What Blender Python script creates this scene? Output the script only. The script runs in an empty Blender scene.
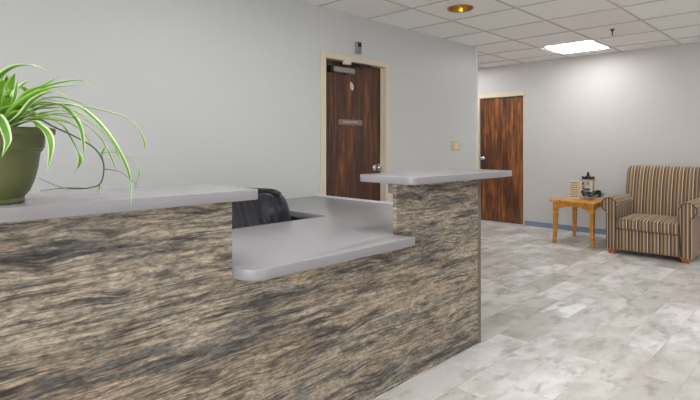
import bpy, bmesh, math, random
from mathutils import Vector, Matrix
random.seed(7)
PI = math.pi
S = bpy.context.scene
COL = S.collection

# ---------------------------------------------------------------- measures
H = 1.24                       # camera height
HEAD = math.radians(44.7)      # camera heading from +X
FW = Vector((math.cos(HEAD), math.sin(HEAD), 0)); RT = Vector((math.sin(HEAD), -math.cos(HEAD), 0))
ZC = 2.50                      # ceiling
YW = 3.44                      # back wall
XR = 7.44                      # right wall
XC = 5.824                     # free end of the back wall
XL, YF, YE = -2.5, -3.0, 6.0
YP = 1.653                     # front face of the counter cladding
ZS0, ZS1 = 1.04, 1.078         # raised ledges
ZD0, ZD1 = 0.737, 0.778        # desk worktop

# ---------------------------------------------------------------- materials
def lin(c):
    c = c / 255
    return c / 12.92 if c <= .04045 else ((c + .055) / 1.055) ** 2.4
def rgb(r, g, b): return (lin(r), lin(g), lin(b), 1)

class NT:
    def __init__(s, name):
        s.m = bpy.data.materials.new(name); s.m.use_nodes = True
        s.t = s.m.node_tree; s.b = s.t.nodes['Principled BSDF']; s.o = s.t.nodes['Material Output']
    def n(s, typ, **kw):
        nd = s.t.nodes.new(typ)
        for k, v in kw.items():
            if k.startswith('i_'):
                key = k[2:]
                nd.inputs[int(key) if key.isdigit() else key.replace('_', ' ')].default_value = v
            else: setattr(nd, k, v)
        return nd
    def l(s, a, b): s.t.links.new(a, b)
    def coord(s, scale=(1, 1, 1), out='Object', rot=(0, 0, 0)):
        tc = s.n('ShaderNodeTexCoord'); mp = s.n('ShaderNodeMapping')
        mp.inputs['Scale'].default_value = scale; mp.inputs['Rotation'].default_value = rot
        s.l(tc.outputs[out], mp.inputs['Vector']); return mp.outputs[0]
    def noise(s, vec, scale, detail=4, rough=.55, dist=0, dims='3D'):
        nd = s.n('ShaderNodeTexNoise'); nd.noise_dimensions = dims
        nd.inputs['Scale'].default_value = scale; nd.inputs['Detail'].default_value = detail
        nd.inputs['Roughness'].default_value = rough; nd.inputs['Distortion'].default_value = dist
        s.l(vec, nd.inputs['Vector']); return nd
    def ramp(s, fac, stops, interp='LINEAR'):
        r = s.n('ShaderNodeValToRGB'); r.color_ramp.interpolation = interp
        e = r.color_ramp.elements
        while len(e) < len(stops): e.new(.5)
        for el, (p, c) in zip(e, stops):
            el.position = p; el.color = c if len(c) == 4 else (*c, 1)
        s.l(fac, r.inputs[0]); return r.outputs[0]
    def math(s, op, a, b=None, c=None, clamp=False):
        m = s.n('ShaderNodeMath', operation=op); m.use_clamp = clamp
        for i, v in enumerate((a, b, c)):
            if v is None: continue
            if isinstance(v, (int, float)): m.inputs[i].default_value = v
            else: s.l(v, m.inputs[i])
        return m.outputs[0]
    def mix(s, fac, a, b, mode='MIX'):
        m = s.n('ShaderNodeMix', data_type='RGBA', blend_type=mode)
        for i, v in ((0, fac), (6, a), (7, b)):
            if isinstance(v, (int, float)): m.inputs[i].default_value = v
            elif isinstance(v, tuple): m.inputs[i].default_value = v
            else: s.l(v, m.inputs[i])
        return m.outputs[2]
    def bump(s, h, strength=.2, dist=.002):
        b = s.n('ShaderNodeBump'); b.inputs['Strength'].default_value = strength; b.inputs['Distance'].default_value = dist
        s.l(h, b.inputs['Height']); s.l(b.outputs[0], s.b.inputs['Normal'])
    def col(s, v):
        if isinstance(v, tuple): s.b.inputs['Base Color'].default_value = v
        else: s.l(v, s.b.inputs['Base Color'])
    def set(s, **kw):
        for k, v in kw.items():
            s.b.inputs[k.replace('_', ' ')].default_value = v
        return s

def flat(name, c, rough=.5, metal=0, speck=0.0, coat=0, spec=.5, nscale=60):
    t = NT(name)
    if speck:
        n = t.noise(t.coord(), nscale, 4)
        d = tuple(x * (1 - speck) for x in c[:3]) + (1,); l2 = tuple(min(1, x * (1 + speck)) for x in c[:3]) + (1,)
        t.col(t.ramp(n.outputs[0], [(.3, d), (.7, l2)]))
        t.bump(n.outputs[0], .08, .001)
    else: t.col(c)
    t.set(Roughness=rough, Metallic=metal, Coat_Weight=coat, Specular_IOR_Level=spec)
    return t.m

def paint(name, c, tint):
    t = NT(name); v = t.coord()
    n = t.noise(v, .9, 3); n2 = t.noise(v, 90, 3)
    t.col(t.mix(t.math('MULTIPLY', n.outputs[0], .35), c, tint))
    t.bump(n2.outputs[0], .06, .001); t.set(Roughness=.42, Specular_IOR_Level=.4)
    return t.m

def wood_clad():
    t = NT('weathered_barnwood_laminate')
    tc = t.n('ShaderNodeTexCoord'); sp = t.n('ShaderNodeSeparateXYZ'); t.l(tc.outputs['Object'], sp.inputs[0])
    warp = t.noise(t.coord((1.3, 1, 2.6)), 1.3, 3, .5); warp2 = t.noise(t.coord((5, 1, 9)), 1.6, 3, .55)
    dz = t.math('ADD', t.math('MULTIPLY_ADD', warp.outputs[0], .05, -.025), t.math('MULTIPLY_ADD', warp2.outputs[0], .013, -.0065))
    # the grain bends around scattered knots
    def raw(kx, kz, off=0, zz=None):
        c = t.n('ShaderNodeCombineXYZ'); t.l(t.math('MULTIPLY', sp.outputs['X'], kx), c.inputs[0]); c.inputs[1].default_value = off
        t.l(t.math('MULTIPLY', zz if zz is not None else sp.outputs['Z'], kz), c.inputs[2]); return c.outputs[0]
    z1 = t.math('ADD', sp.outputs['Z'], dz)
    vo = t.n('ShaderNodeTexVoronoi', feature='F1', voronoi_dimensions='2D'); vo.inputs['Scale'].default_value = 1; vo.inputs['Randomness'].default_value = 1
    kc = t.n('ShaderNodeCombineXYZ'); t.l(t.math('MULTIPLY', sp.outputs['X'], 2.4), kc.inputs[0]); t.l(t.math('MULTIPLY', z1, 6.5), kc.inputs[1]); t.l(kc.outputs[0], vo.inputs['Vector'])
    kd = vo.outputs['Distance']
    bend = t.math('MULTIPLY', t.ramp(kd, [(.0, (1, 1, 1)), (.34, (0, 0, 0))], 'EASE'), .016)
    z2 = t.math('ADD', z1, bend)
    z3 = t.math('ADD', t.math('MULTIPLY_ADD', dz, .55, sp.outputs['Z']), bend)
    def vec(kx, kz, off=0): return raw(kx, kz, off, z2)
    broad = t.noise(vec(1.1, 9), 1.5, 8, .72)
    c = t.ramp(broad.outputs[0], [(.28, rgb(66, 68, 70)), (.39, rgb(126, 123, 116)), (.46, rgb(178, 170, 155)), (.53, rgb(210, 197, 175)), (.6, rgb(152, 149, 141)), (.7, rgb(224, 216, 198))])
    warm = t.noise(vec(.6, 6, 4), 1.6, 4)
    c = t.mix(t.math('MULTIPLY', t.ramp(warm.outputs[0], [(.5, (0, 0, 0)), (.62, (1, 1, 1))]), .38), c, rgb(202, 176, 142))
    cool = t.noise(vec(.9, 8, 9), 1.6, 6, .68)
    c = t.mix(t.math('MULTIPLY', t.ramp(cool.outputs[0], [(.53, (0, 0, 0)), (.64, (1, 1, 1))]), .75), c, rgb(80, 88, 94))
    fine = t.noise(raw(20, 130, 2, z3), 1.0, 5, .75)
    c = t.mix(.6, c, t.ramp(fine.outputs[0], [(.32, rgb(70, 66, 63)), (.48, rgb(222, 220, 217)), (.6, rgb(255, 255, 255))]), 'MULTIPLY')
    mid = t.noise(raw(3.6, 40, 5, z3), 1.2, 7, .78)
    c = t.mix(.6, c, t.ramp(mid.outputs[0], [(.38, rgb(56, 54, 53)), (.47, rgb(216, 214, 212)), (.55, rgb(255, 255, 255))]), 'MULTIPLY')
    gl_ = t.noise(raw(1.1, 30, 21, z2), 1.1, 3, .5)
    gr_ = t.math('FRACT', t.math('MULTIPLY', gl_.outputs[0], 7))
    gm_ = t.noise(raw(1.8, 9, 31, z2), 1.4, 4, .6)
    c = t.mix(t.math('MULTIPLY', t.ramp(gr_, [(.0, (1, 1, 1)), (.16, (.7, .7, .7)), (.3, (0, 0, 0)), (.94, (0, 0, 0)), (1, (1, 1, 1))]), t.ramp(gm_.outputs[0], [(.42, (0, 0, 0)), (.56, (.8, .8, .8))])), c, rgb(62, 57, 53))
    blotch = t.noise(raw(34, 75, 8, z1), 1.2, 5, .7)
    c = t.mix(.55, c, t.ramp(blotch.outputs[0], [(.38, rgb(110, 107, 104)), (.54, rgb(255, 255, 255))]), 'MULTIPLY')
    rings = t.n('ShaderNodeTexWave', wave_type='BANDS', bands_direction='Z'); rings.inputs['Scale'].default_value = 1.6
    rings.inputs['Distortion'].default_value = 6; rings.inputs['Detail'].default_value = 2; rings.inputs['Detail Scale'].default_value = .6
    t.l(vec(1.3, 9, 1), rings.inputs['Vector'])
    msk = t.noise(vec(1.2, 5, 6), 1.3, 2)
    mk = t.math('MULTIPLY', t.ramp(msk.outputs[0], [(.52, (0, 0, 0)), (.62, (1, 1, 1))]), t.ramp(rings.outputs[0], [(.0, (1, 1, 1)), (.25, (0, 0, 0))]))
    c = t.mix(t.math('MULTIPLY', mk, .6), c, rgb(84, 70, 58))
    ck = t.noise(vec(.8, 19, 12), 1.5, 4, .55)
    r1 = t.math('ABSOLUTE', t.math('SUBTRACT', ck.outputs[0], .5))
    ckm = t.noise(vec(2.2, 7, 15), 1.6, 4)
    crack = t.math('MULTIPLY', t.ramp(r1, [(.0, (1, 1, 1)), (.045, (0, 0, 0))]), t.ramp(ckm.outputs[0], [(.42, (0, 0, 0)), (.58, (1, 1, 1))]))
    c = t.mix(t.math('MULTIPLY', crack, .85), c, rgb(44, 40, 38))
    kn = t.math('MULTIPLY', t.ramp(kd, [(.03, (1, 1, 1)), (.12, (0, 0, 0))]), t.ramp(mid.outputs[0], [(.42, (1, 1, 1)), (.62, (.4, .4, .4))]))
    c = t.mix(t.math('MULTIPLY', kn, .85), c, rgb(46, 42, 40))
    t.col(c); t.bump(fine.outputs[0], .15, .002); t.set(Roughness=.55, Specular_IOR_Level=.35)
    return t.m

def floor_mat():
    t = NT('stone_look_vinyl_tile'); v = t.coord()
    br = t.n('ShaderNodeTexBrick', offset=.37, offset_frequency=2, squash=1)
    for k, val in (('Scale', 1), ('Mortar Size', .0012), ('Mortar Smooth', 0), ('Bias', 0), ('Brick Width', .61), ('Row Height', .205)): br.inputs[k].default_value = val
    br.inputs['Color1'].default_value = (0, 0, 0, 1); br.inputs['Color2'].default_value = (1, 1, 1, 1); br.inputs['Mortar'].default_value = (.4, .4, .4, 1)
    t.l(v, br.inputs['Vector'])
    rnd = t.n('ShaderNodeSeparateColor'); t.l(br.outputs['Color'], rnd.inputs[0]); r = rnd.outputs[0]
    n = t.noise(t.coord((1.3, 2.2, 1)), 2.6, 6, .62, .3, '4D'); t.l(t.math('MULTIPLY', r, 9), n.inputs['W'])
    n2 = t.noise(t.coord((1.1, 2.4, 1)), 3.6, 7, .66, .2, '4D'); t.l(t.math('MULTIPLY_ADD', r, 7, 3), n2.inputs['W'])
    base = t.ramp(r, [(0, rgb(188, 184, 179)), (.3, rgb(208, 205, 202)), (.6, rgb(220, 218, 216)), (1, rgb(233, 234, 235))])
    c = t.mix(t.ramp(n.outputs[0], [(.44, (0, 0, 0)), (.70, (.9, .9, .9))]), base, rgb(166, 160, 151))
    c = t.mix(t.ramp(n2.outputs[0], [(.53, (0, 0, 0)), (.72, (.85, .85, .85))]), c, rgb(122, 116, 108))
    big = t.noise(t.coord((1, 1.6, 1)), 1.1, 3)
    c = t.mix(t.ramp(big.outputs[0], [(.45, (0, 0, 0)), (.75, (.45, .45, .45))]), c, rgb(168, 162, 154))
    c = t.mix(t.math('MULTIPLY', br.outputs['Fac'], .3), c, rgb(140, 134, 128))
    t.col(c); t.bump(n2.outputs[0], .1, .002); t.set(Roughness=.38, Specular_IOR_Level=.4)
    return t.m

def ceil_mat():
    t = NT('mineral_fibre_ceiling_tile'); v = t.coord()
    n = t.noise(v, 130, 3, .7); n2 = t.noise(v, 1.3, 2)
    c = t.ramp(n.outputs[0], [(.34, rgb(222, 219, 215)), (.47, rgb(247, 246, 244)), (.7, rgb(252, 251, 250))])
    mp = t.n('ShaderNodeVectorMath', operation='SNAP'); off = t.n('ShaderNodeVectorMath', operation='SUBTRACT')
    off.inputs[1].default_value = (3.723, 2.19, 0); t.l(v, off.inputs[0]); t.l(off.outputs[0], mp.inputs[0]); mp.inputs[1].default_value = (.66, .69, 10)
    wn = t.n('ShaderNodeTexWhiteNoise'); t.l(mp.outputs[0], wn.inputs['Vector'])
    c = t.mix(t.math('MULTIPLY', wn.outputs['Value'], .35), c, rgb(226, 220, 214))
    t.col(c); t.bump(n.outputs[0], .15, .002); t.set(Roughness=.9, Specular_IOR_Level=.1)
    return t.m

def door_wood(name, off):
    t = NT(name); k = 1 + off; vz = t.coord((15 * k, 15 * k, 1.3 * k))
    w = t.noise(vz, 1.0, 7, .7, .5)
    o = .068 if off < .5 else -.055
    c = t.ramp(w.outputs[0], [(.3 + o, rgb(46, 25, 14)), (.44 + o, rgb(88, 49, 24)), (.53 + o, rgb(136, 79, 36)), (.66 + o, rgb(184, 114, 52))])
    f = t.noise(t.coord((80, 80, 5)), 1, 4, .6)
    c = t.mix(.6, c, t.ramp(f.outputs[0], [(.3, rgb(120, 112, 108)), (.62, rgb(255, 255, 255))]), 'MULTIPLY')
    b = t.noise(t.coord((3.5, 3.5, .9)), 1 + off, 3)
    c = t.mix(t.ramp(b.outputs[0], [(.4, (0, 0, 0)), (.62, (.75, .75, .75))]), c, rgb(52, 26, 18))
    t.col(c); t.bump(f.outputs[0], .05, .001); t.set(Roughness=.3, Coat_Weight=.35, Coat_Roughness=.18)
    return t.m

def honey_wood(name, a, b, d):
    t = NT(name); n = t.noise(t.coord((3, 22, 22)), 1, 5, .6, .4)
    t.col(t.ramp(n.outputs[0], [(.3, a), (.5, b), (.7, d)])); t.set(Roughness=.35, Coat_Weight=.2)
    return t.m

def stripe_fabric():
    t = NT('striped_upholstery'); tc = t.n('ShaderNodeTexCoord'); sp = t.n('ShaderNodeSeparateXYZ')
    t.l(tc.outputs['UV'], sp.inputs[0])
    fr = t.math('FRACT', t.math('DIVIDE', sp.outputs[0], .102))
    tan, dk, gr, cr, br = rgb(180, 148, 106), rgb(54, 40, 36), rgb(134, 118, 106), rgb(228, 206, 174), rgb(106, 80, 62)
    stops = [(0, tan), (.13, dk), (.17, gr), (.25, dk), (.29, br), (.36, cr), (.45, dk), (.49, gr), (.58, dk), (.62, tan), (.70, br), (.74, cr), (.80, dk), (.84, gr), (.92, dk), (.96, br)]
    c = t.ramp(fr, stops, 'CONSTANT')
    n = t.noise(t.coord(out='Object'), 260, 2)
    c = t.mix(.35, c, t.ramp(n.outputs[0], [(.3, rgb(150, 150, 150)), (.7, rgb(255, 255, 255))]), 'MULTIPLY')
    t.col(c); t.bump(n.outputs[0], .25, .001); t.set(Roughness=.85, Specular_IOR_Level=.2, Sheen_Weight=.15)
    return t.m

def leather():
    t = NT('black_leather'); n = t.noise(t.coord((9, 9, 2.2)), 1.6, 4, .55, .6); f = t.noise(t.coord(), 160, 3)
    t.col(t.ramp(f.outputs[0], [(.3, rgb(44, 44, 52)), (.7, rgb(74, 72, 84))]))
    t.bump(n.outputs[0], .9, .03); t.set(Roughness=.24, Specular_IOR_Level=.8, Coat_Weight=.3, Coat_Roughness=.2)
    return t.m

def leaf_mat(name, a, b, edge):
    t = NT(name); tc = t.n('ShaderNodeTexCoord'); sp = t.n('ShaderNodeSeparateXYZ'); t.l(tc.outputs['UV'], sp.inputs[0])
    e = t.math('ABSOLUTE', t.math('SUBTRACT', sp.outputs[0], .5))
    n = t.noise(t.coord(), 25, 3)
    g = t.mix(n.outputs[0], a, b)
    c = t.mix(t.ramp(e, [(.27, (0, 0, 0)), (.34, (1, 1, 1))]), g, edge)
    t.col(c); t.set(Roughness=.4, Subsurface_Weight=0.0, Specular_IOR_Level=.4)
    tr = t.n('ShaderNodeBsdfTranslucent'); t.l(c, tr.inputs[0]); mx = t.n('ShaderNodeMixShader'); mx.inputs[0].default_value = .25
    t.l(t.b.outputs[0], mx.inputs[1]); t.l(tr.outputs[0], mx.inputs[2]); t.l(mx.outputs[0], t.o.inputs[0])
    return t.m

def emit(name, c, k):
    t = NT(name); t.col((0.8, .8, .8, 1)); t.b.inputs['Emission Color'].default_value = c; t.b.inputs['Emission Strength'].default_value = k
    return t.m

M = dict(
    wall_back=paint('cool_grey_wall_paint', rgb(200, 203, 202), rgb(193, 196, 195)),
    wall_right=paint('warm_grey_wall_paint', rgb(200, 198, 196), rgb(192, 190, 189)),
    floor=floor_mat(), ceil=ceil_mat(), clad=wood_clad(),
    grid=flat('ceiling_grid_metal', rgb(196, 189, 182), .5),
    lam=flat('grey_laminate', rgb(147, 145, 148), .27, speck=.03, nscale=220),
    lamedge=flat('grey_laminate_edge', rgb(214, 213, 213), .42, speck=.03, nscale=220),
    trimwood=flat('dark_grey_edge_trim', rgb(112, 104, 96), .5, speck=.25, nscale=25),
    door1=door_wood('dark_stained_veneer', .15), door2=door_wood('reddish_brown_veneer', .6),
    cream=flat('cream_metal_paint', rgb(212, 202, 180), .42),
    base=flat('slate_blue_vinyl_cove', rgb(124, 134, 156), .45),
    chrome=flat('satin_chrome', rgb(200, 200, 202), .22, 1), grey=flat('silver_grey_paint', rgb(150, 148, 142), .45, .3),
    dark=flat('dark_bronze_metal', rgb(40, 37, 36), .4, .4), plate=flat('brushed_pewter_plate', rgb(126, 116, 106), .45, .3),
    letters=flat('pale_engraved_letters', rgb(196, 184, 166), .5), white=flat('white_enamel', rgb(232, 232, 232), .3),
    ivory=flat('ivory_plastic', rgb(222, 212, 170), .4), ivory2=flat('ivory_plastic_border', rgb(196, 184, 148), .4),
    gold=flat('gold_reflector', rgb(206, 156, 44), .22, 1), bronze=flat('bronze_ring', rgb(150, 112, 60), .35, .8),
    light=emit('light_diffuser', rgb(253, 252, 251), 14), fill_glow=emit('fill_light_pane', rgb(251, 251, 254), 8),  # the pane glow is an added fill for the room
    stripe=stripe_fabric(), leather=leather(), blackplastic=flat('black_plastic', rgb(26, 26, 28), .45),
    oak=honey_wood('honey_oak', rgb(168, 106, 36), rgb(202, 138, 50), rgb(222, 164, 74)),
    foot=honey_wood('cherry_foot_wood', rgb(128, 66, 26), rgb(164, 90, 38), rgb(186, 108, 52)),
    weltmat=flat('dark_brown_welt_cord', rgb(70, 54, 46), .85),
    pot=flat('olive_green_glaze', rgb(90, 96, 54), .38, speck=.06, nscale=30),
    soil=flat('potting_soil', rgb(52, 42, 34), .9, speck=.4, nscale=80),
    leaf=leaf_mat('spider_plant_leaf', rgb(62, 118, 36), rgb(112, 168, 56), rgb(212, 224, 178)),
    leafg=leaf_mat('bright_green_leaf', rgb(84, 146, 40), rgb(134, 186, 62), rgb(166, 204, 100)),
    stem=flat('runner_stem_green', rgb(74, 98, 70), .5),
    block=flat('cream_painted_wood', rgb(222, 208, 174), .55, speck=.04), ink=flat('brown_black_ink', rgb(72, 60, 44), .6),
    lantern=flat('white_lantern_paint', rgb(226, 216, 206), .45), tan=flat('tan_trim_paint', rgb(176, 140, 112), .5),
    black=flat('black_iron', rgb(24, 24, 26), .4, .3), candle=flat('ivory_candle_wax', rgb(232, 222, 204), .5),
    bluepot=flat('pale_blue_ceramic', rgb(160, 178, 182), .35), dkleaf=flat('dark_green_leaf', rgb(48, 78, 46), .45, speck=.2, nscale=90),
    ltleaf=flat('fresh_green_leaf', rgb(104, 150, 82), .45, speck=.2, nscale=90),
)
gl = NT('clear_glass'); gl.col((.95, .97, .97, 1)); gl.set(Roughness=.05, Transmission_Weight=.92, IOR=1.15, Alpha=.6); M['glass'] = gl.m

# ---------------------------------------------------------------- geometry helpers
def obj(name, bm, mat, parent=None, smooth=False, loc=None, uvf=None):
    bmesh.ops.recalc_face_normals(bm, faces=bm.faces)
    if uvf:
        uv = bm.loops.layers.uv.verify()
        for f in bm.faces:
            for lp in f.loops: lp[uv].uv = uvf(lp.vert.co, f.normal)
    me = bpy.data.meshes.new(name); bm.to_mesh(me); bm.free()
    if smooth:
        for p in me.polygons: p.use_smooth = True
    for mm in (mat if isinstance(mat, list) else [mat]): me.materials.append(mm)
    o = bpy.data.objects.new(name, me); COL.objects.link(o)
    if parent: o.parent = parent
    if loc: o.location = loc
    return o
def autosmooth(o, ang=35):
    me = o.data
    for p in me.polygons: p.use_smooth = True
    bm = bmesh.new(); bm.from_mesh(me)
    for e in bm.edges:
        if len(e.link_faces) == 2 and e.calc_face_angle(0) > math.radians(ang): e.smooth = False
    bm.to_mesh(me); bm.free(); return o
def thing(name, label, cat, loc=(0, 0, 0), group=None):
    o = bpy.data.objects.new(name, None); o.empty_display_size = .1; COL.objects.link(o); o.location = loc
    o['label'] = label; o['category'] = cat
    if group: o['group'] = group
    return o
def tag(o, label, cat, group=None):
    o['label'] = label; o['category'] = cat
    if group: o['group'] = group
    return o
def struct(o): o['kind'] = 'structure'; return o
def box(bm, x0, x1, y0, y1, z0, z1, bev=0, seg=2):
    m = Matrix.Translation(((x0 + x1) / 2, (y0 + y1) / 2, (z0 + z1) / 2)) @ Matrix.Diagonal((x1 - x0, y1 - y0, z1 - z0, 1))
    tb = bmesh.new(); bmesh.ops.create_cube(tb, size=1, matrix=m)
    if bev: bmesh.ops.bevel(tb, geom=tb.edges[:], offset=bev, segments=seg, affect='EDGES', profile=.5)
    merge(bm, tb)
def merge(bm, tb):
    me = bpy.data.meshes.new('tmp'); tb.to_mesh(me); tb.free(); bm.from_mesh(me); bpy.data.meshes.remove(me)
def prism(bm, pts, axis, a, b, bev=0, seg=2):
    """polygon in the two other axes, extruded along axis from a to b"""
    tb = bmesh.new()
    def P(p, k):
        return {'X': (k, p[0], p[1]), 'Y': (p[0], k, p[1]), 'Z': (p[0], p[1], k)}[axis]
    va = [tb.verts.new(P(p, a)) for p in pts]; vb = [tb.verts.new(P(p, b)) for p in pts]
    n = len(pts)
    fa = tb.faces.new(va); fb = tb.faces.new(vb)
    for i in range(n): tb.faces.new((va[i], va[(i + 1) % n], vb[(i + 1) % n], vb[i]))
    if bev:
        ed = [e for e in tb.edges if (fa in e.link_faces) or (fb in e.link_faces)]
        bmesh.ops.recalc_face_normals(tb, faces=tb.faces)
        bmesh.ops.bevel(tb, geom=ed, offset=bev, segments=seg, affect='EDGES', profile=.5)
    merge(bm, tb)
def lathe(bm, prof, c=(0, 0, 0), n=32, cap=True):
    tb = bmesh.new(); rings = []
    for r, z in prof:
        rings.append([tb.verts.new((c[0] + r * math.cos(2 * PI * i / n), c[1] + r * math.sin(2 * PI * i / n), c[2] + z)) for i in range(n)])
    for a, b in zip(rings, rings[1:]):
        for i in range(n): tb.faces.new((a[i], a[(i + 1) % n], b[(i + 1) % n], b[i]))
    if cap: tb.faces.new(rings[0]); tb.faces.new(rings[-1])
    merge(bm, tb)
def tube(bm, pts, r, n=8, r2=None):
    pts = [Vector(p) for p in pts]; tb = bmesh.new(); rings = []; up = Vector((.13, .21, 1)).normalized()
    for i, p in enumerate(pts):
        d = (pts[min(i + 1, len(pts) - 1)] - pts[max(i - 1, 0)]).normalized()
        a = d.cross(up)
        if a.length < .05: a = d.cross(Vector((1, 0, 0)))
        a.normalize(); b = d.cross(a)
        rr = r if r2 is None else r + (r2 - r) * i / (len(pts) - 1)
        rings.append([tb.verts.new(p + a * rr * math.cos(2 * PI * k / n) + b * rr * math.sin(2 * PI * k / n)) for k in range(n)])
    for a, b in zip(rings, rings[1:]):
        for i in range(n): tb.faces.new((a[i], a[(i + 1) % n], b[(i + 1) % n], b[i]))
    tb.faces.new(rings[0]); tb.faces.new(rings[-1]); merge(bm, tb)
def ball(bm, c, r, sc=(1, 1, 1), u=20, v=12):
    tb = bmesh.new(); bmesh.ops.create_uvsphere(tb, u_segments=u, v_segments=v, radius=r, matrix=Matrix.Translation(c) @ Matrix.Diagonal((*sc, 1))); merge(bm, tb)
def rrect(x0, x1, y0, y1, r, seg=8, corners=(1, 1, 1, 1)):
    out = []
    for (cx, cy, a0, on) in ((x0, y0, 180, corners[0]), (x1, y0, 270, corners[1]), (x1, y1, 0, corners[2]), (x0, y1, 90, corners[3])):
        if not on: out.append((cx, cy)); continue
        ox = cx + (r if cx == x0 else -r); oy = cy + (r if cy == y0 else -r)
        for k in range(seg + 1):
            a = math.radians(a0 + 90 * k / seg); out.append((ox + r * math.cos(a), oy + r * math.sin(a)))
    return out
def spline(pts, n):
    pts = [Vector(p) for p in pts]; P = [pts[0] * 2 - pts[1]] + pts + [pts[-1] * 2 - pts[-2]]; out = []
    for k in range(n + 1):
        s = k / n * (len(pts) - 1); i = min(int(s), len(pts) - 2); u = s - i
        p0, p1, p2, p3 = P[i:i + 4]
        out.append(.5 * ((2 * p1) + (p2 - p0) * u + (2 * p0 - 5 * p1 + 4 * p2 - p3) * u * u + (3 * p1 - p0 - 3 * p2 + p3) * u ** 3))
    return out
B = bmesh.new

# ---------------------------------------------------------------- room shell
bm = B(); box(bm, XL - .1, XR + .1, YF - .1, YE + .1, -.05, 0); struct(obj('floor', bm, M['floor']))

D1 = (3.15, 3.99, 2.045)      # door 1 opening x0 x1 top
D2 = (3.59, 4.345, 2.005)        # door 2 opening y0 y1 top
bm = B()
box(bm, XL, D1[0] - .02, YW, YW + .12, 0, ZC + .05); box(bm, D1[1] + .02, XC, YW, YW + .12, 0, ZC + .05); box(bm, D1[0] - .02, D1[1] + .02, YW, YW + .12, D1[2] + .02, ZC + .05)
struct(obj('wall_back', bm, M['wall_back']))
bm = B(); box(bm, XC - .12, XC, YW + .12, YE, 0, ZC + .05); struct(obj('wall_passage', bm, M['wall_back']))
bm = B()
box(bm, XR, XR + .12, YF, D2[0] - .02, 0, ZC + .05); box(bm, XR, XR + .12, D2[1] + .02, YE, 0, ZC + .05); box(bm, XR, XR + .12, D2[0] - .02, D2[1] + .02, D2[2] + .02, ZC + .05)
struct(obj('wall_right', bm, M['wall_right']))
WY0, WY1, WZ0, WZ1 = -2.6, 1.2, .8, 2.2
bm = B()
box(bm, XL - .12, XL, YF, WY0, 0, ZC + .05); box(bm, XL - .12, XL, WY1, YW, 0, ZC + .05); box(bm, XL - .12, XL, WY0, WY1, 0, WZ0); box(bm, XL - .12, XL, WY0, WY1, WZ1, ZC + .05)
struct(obj('wall_left', bm, M['wall_right']))
bm = B(); box(bm, XC - .12, XR + .12, YE, YE + .12, 0, ZC + .05); struct(obj('wall_end', bm, M['wall_right']))
bm = B(); box(bm, XL, XR, YF - .12, YF, 0, ZC + .05); struct(obj('wall_front', bm, M['wall_right']))
bm = B()
for y in (WY0, (WY0 + WY1) / 2 - .03, WY1 - .06): box(bm, XL - .1, XL - .02, y, y + .06, WZ0, WZ1)
for z in (WZ0, WZ1 - .06): box(bm, XL - .1, XL - .02, WY0, WY1, z, z + .06)
fill_win = struct(obj('fill_window_1', bm, M['white']))  # unseen, added with its glowing pane to brighten the room and ceiling
bm = B(); box(bm, XL - .09, XL - .08, WY0 + .05, WY1 - .05, WZ0 + .05, WZ1 - .05); obj('pane', bm, M['fill_glow'], fill_win)

# ceiling: tiles, one with the downlight hole, and the grid bars
DLX, DLY, DLR = 4.038, 2.56, .102
xs = sorted([3.723 + .66 * k for k in range(-9, 6)] + [XL, XR]); ys = sorted([2.19 + .69 * k for k in range(-7, 6)] + [YF, YE])
xs = [x for x in xs if XL <= x <= XR]; ys = [y for y in ys if YF <= y <= YE]
bm = B(); grid = B(); ZT = ZC + .008
for i in range(len(xs) - 1):
    for j in range(len(ys) - 1):
        x0, x1, y0, y1 = xs[i], xs[i + 1], ys[j], ys[j + 1]
        if y0 > YW and x1 < XC: continue
        if x0 < DLX < x1 and y0 < DLY < y1:
            n = 32; inn, out = [], []
            for k in range(n):
                a = 2 * PI * k / n; ca, sa = math.cos(a), math.sin(a)
                inn.append(bm.verts.new((DLX + DLR * ca, DLY + DLR * sa, ZT)))
                hx, hy = (x1 - DLX if ca > 0 else DLX - x0), (y1 - DLY if sa > 0 else DLY - y0)
                m = min(hx / max(abs(ca), 1e-6), hy / max(abs(sa), 1e-6)); out.append(bm.verts.new((DLX + ca * m, DLY + sa * m, ZT)))
            cs = [bm.verts.new((cx, cy, ZT)) for cx, cy in ((x1, y1), (x0, y1), (x0, y0), (x1, y0))]
            for k in range(n): bm.faces.new((inn[k], out[k], out[(k + 1) % n], inn[(k + 1) % n]))
            for q, cv in enumerate(cs):
                a0 = math.atan2(cv.co.y - DLY, cv.co.x - DLX) % (2 * PI); k = int(a0 / (2 * PI) * n)
                bm.faces.new((out[k], cv, out[(k + 1) % n]))
        else: bm.faces.new([bm.verts.new(p) for p in ((x0, y0, ZT), (x1, y0, ZT), (x1, y1, ZT), (x0, y1, ZT))])
for x in xs[1:-1]: box(grid, x - .008, x + .008, YF, YW if x < XC else YE, ZC, ZT + .01)
for y in ys[1:-1]: box(grid, XL if y < YW else XC, XR, y - .008, y + .008, ZC + .0005, ZT + .01)
for f in bm.faces:
    f.normal_update()
ce = bpy.data.meshes.new('ceiling'); bmesh.ops.recalc_face_normals(bm, faces=bm.faces)
for f in bm.faces:
    if f.normal.z > 0: f.normal_flip()
bm.to_mesh(ce); bm.free(); ce.materials.append(M['ceil']); ceil = bpy.data.objects.new('ceiling', ce); COL.objects.link(ceil); struct(ceil)
obj('grid_bars', grid, M['grid'], ceil)
bm = B(); box(bm, XL - .1, XR + .1, YF - .1, YE + .1, ZC + .2, ZC + .25); obj('deck', bm, M['grid'], ceil)

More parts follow.
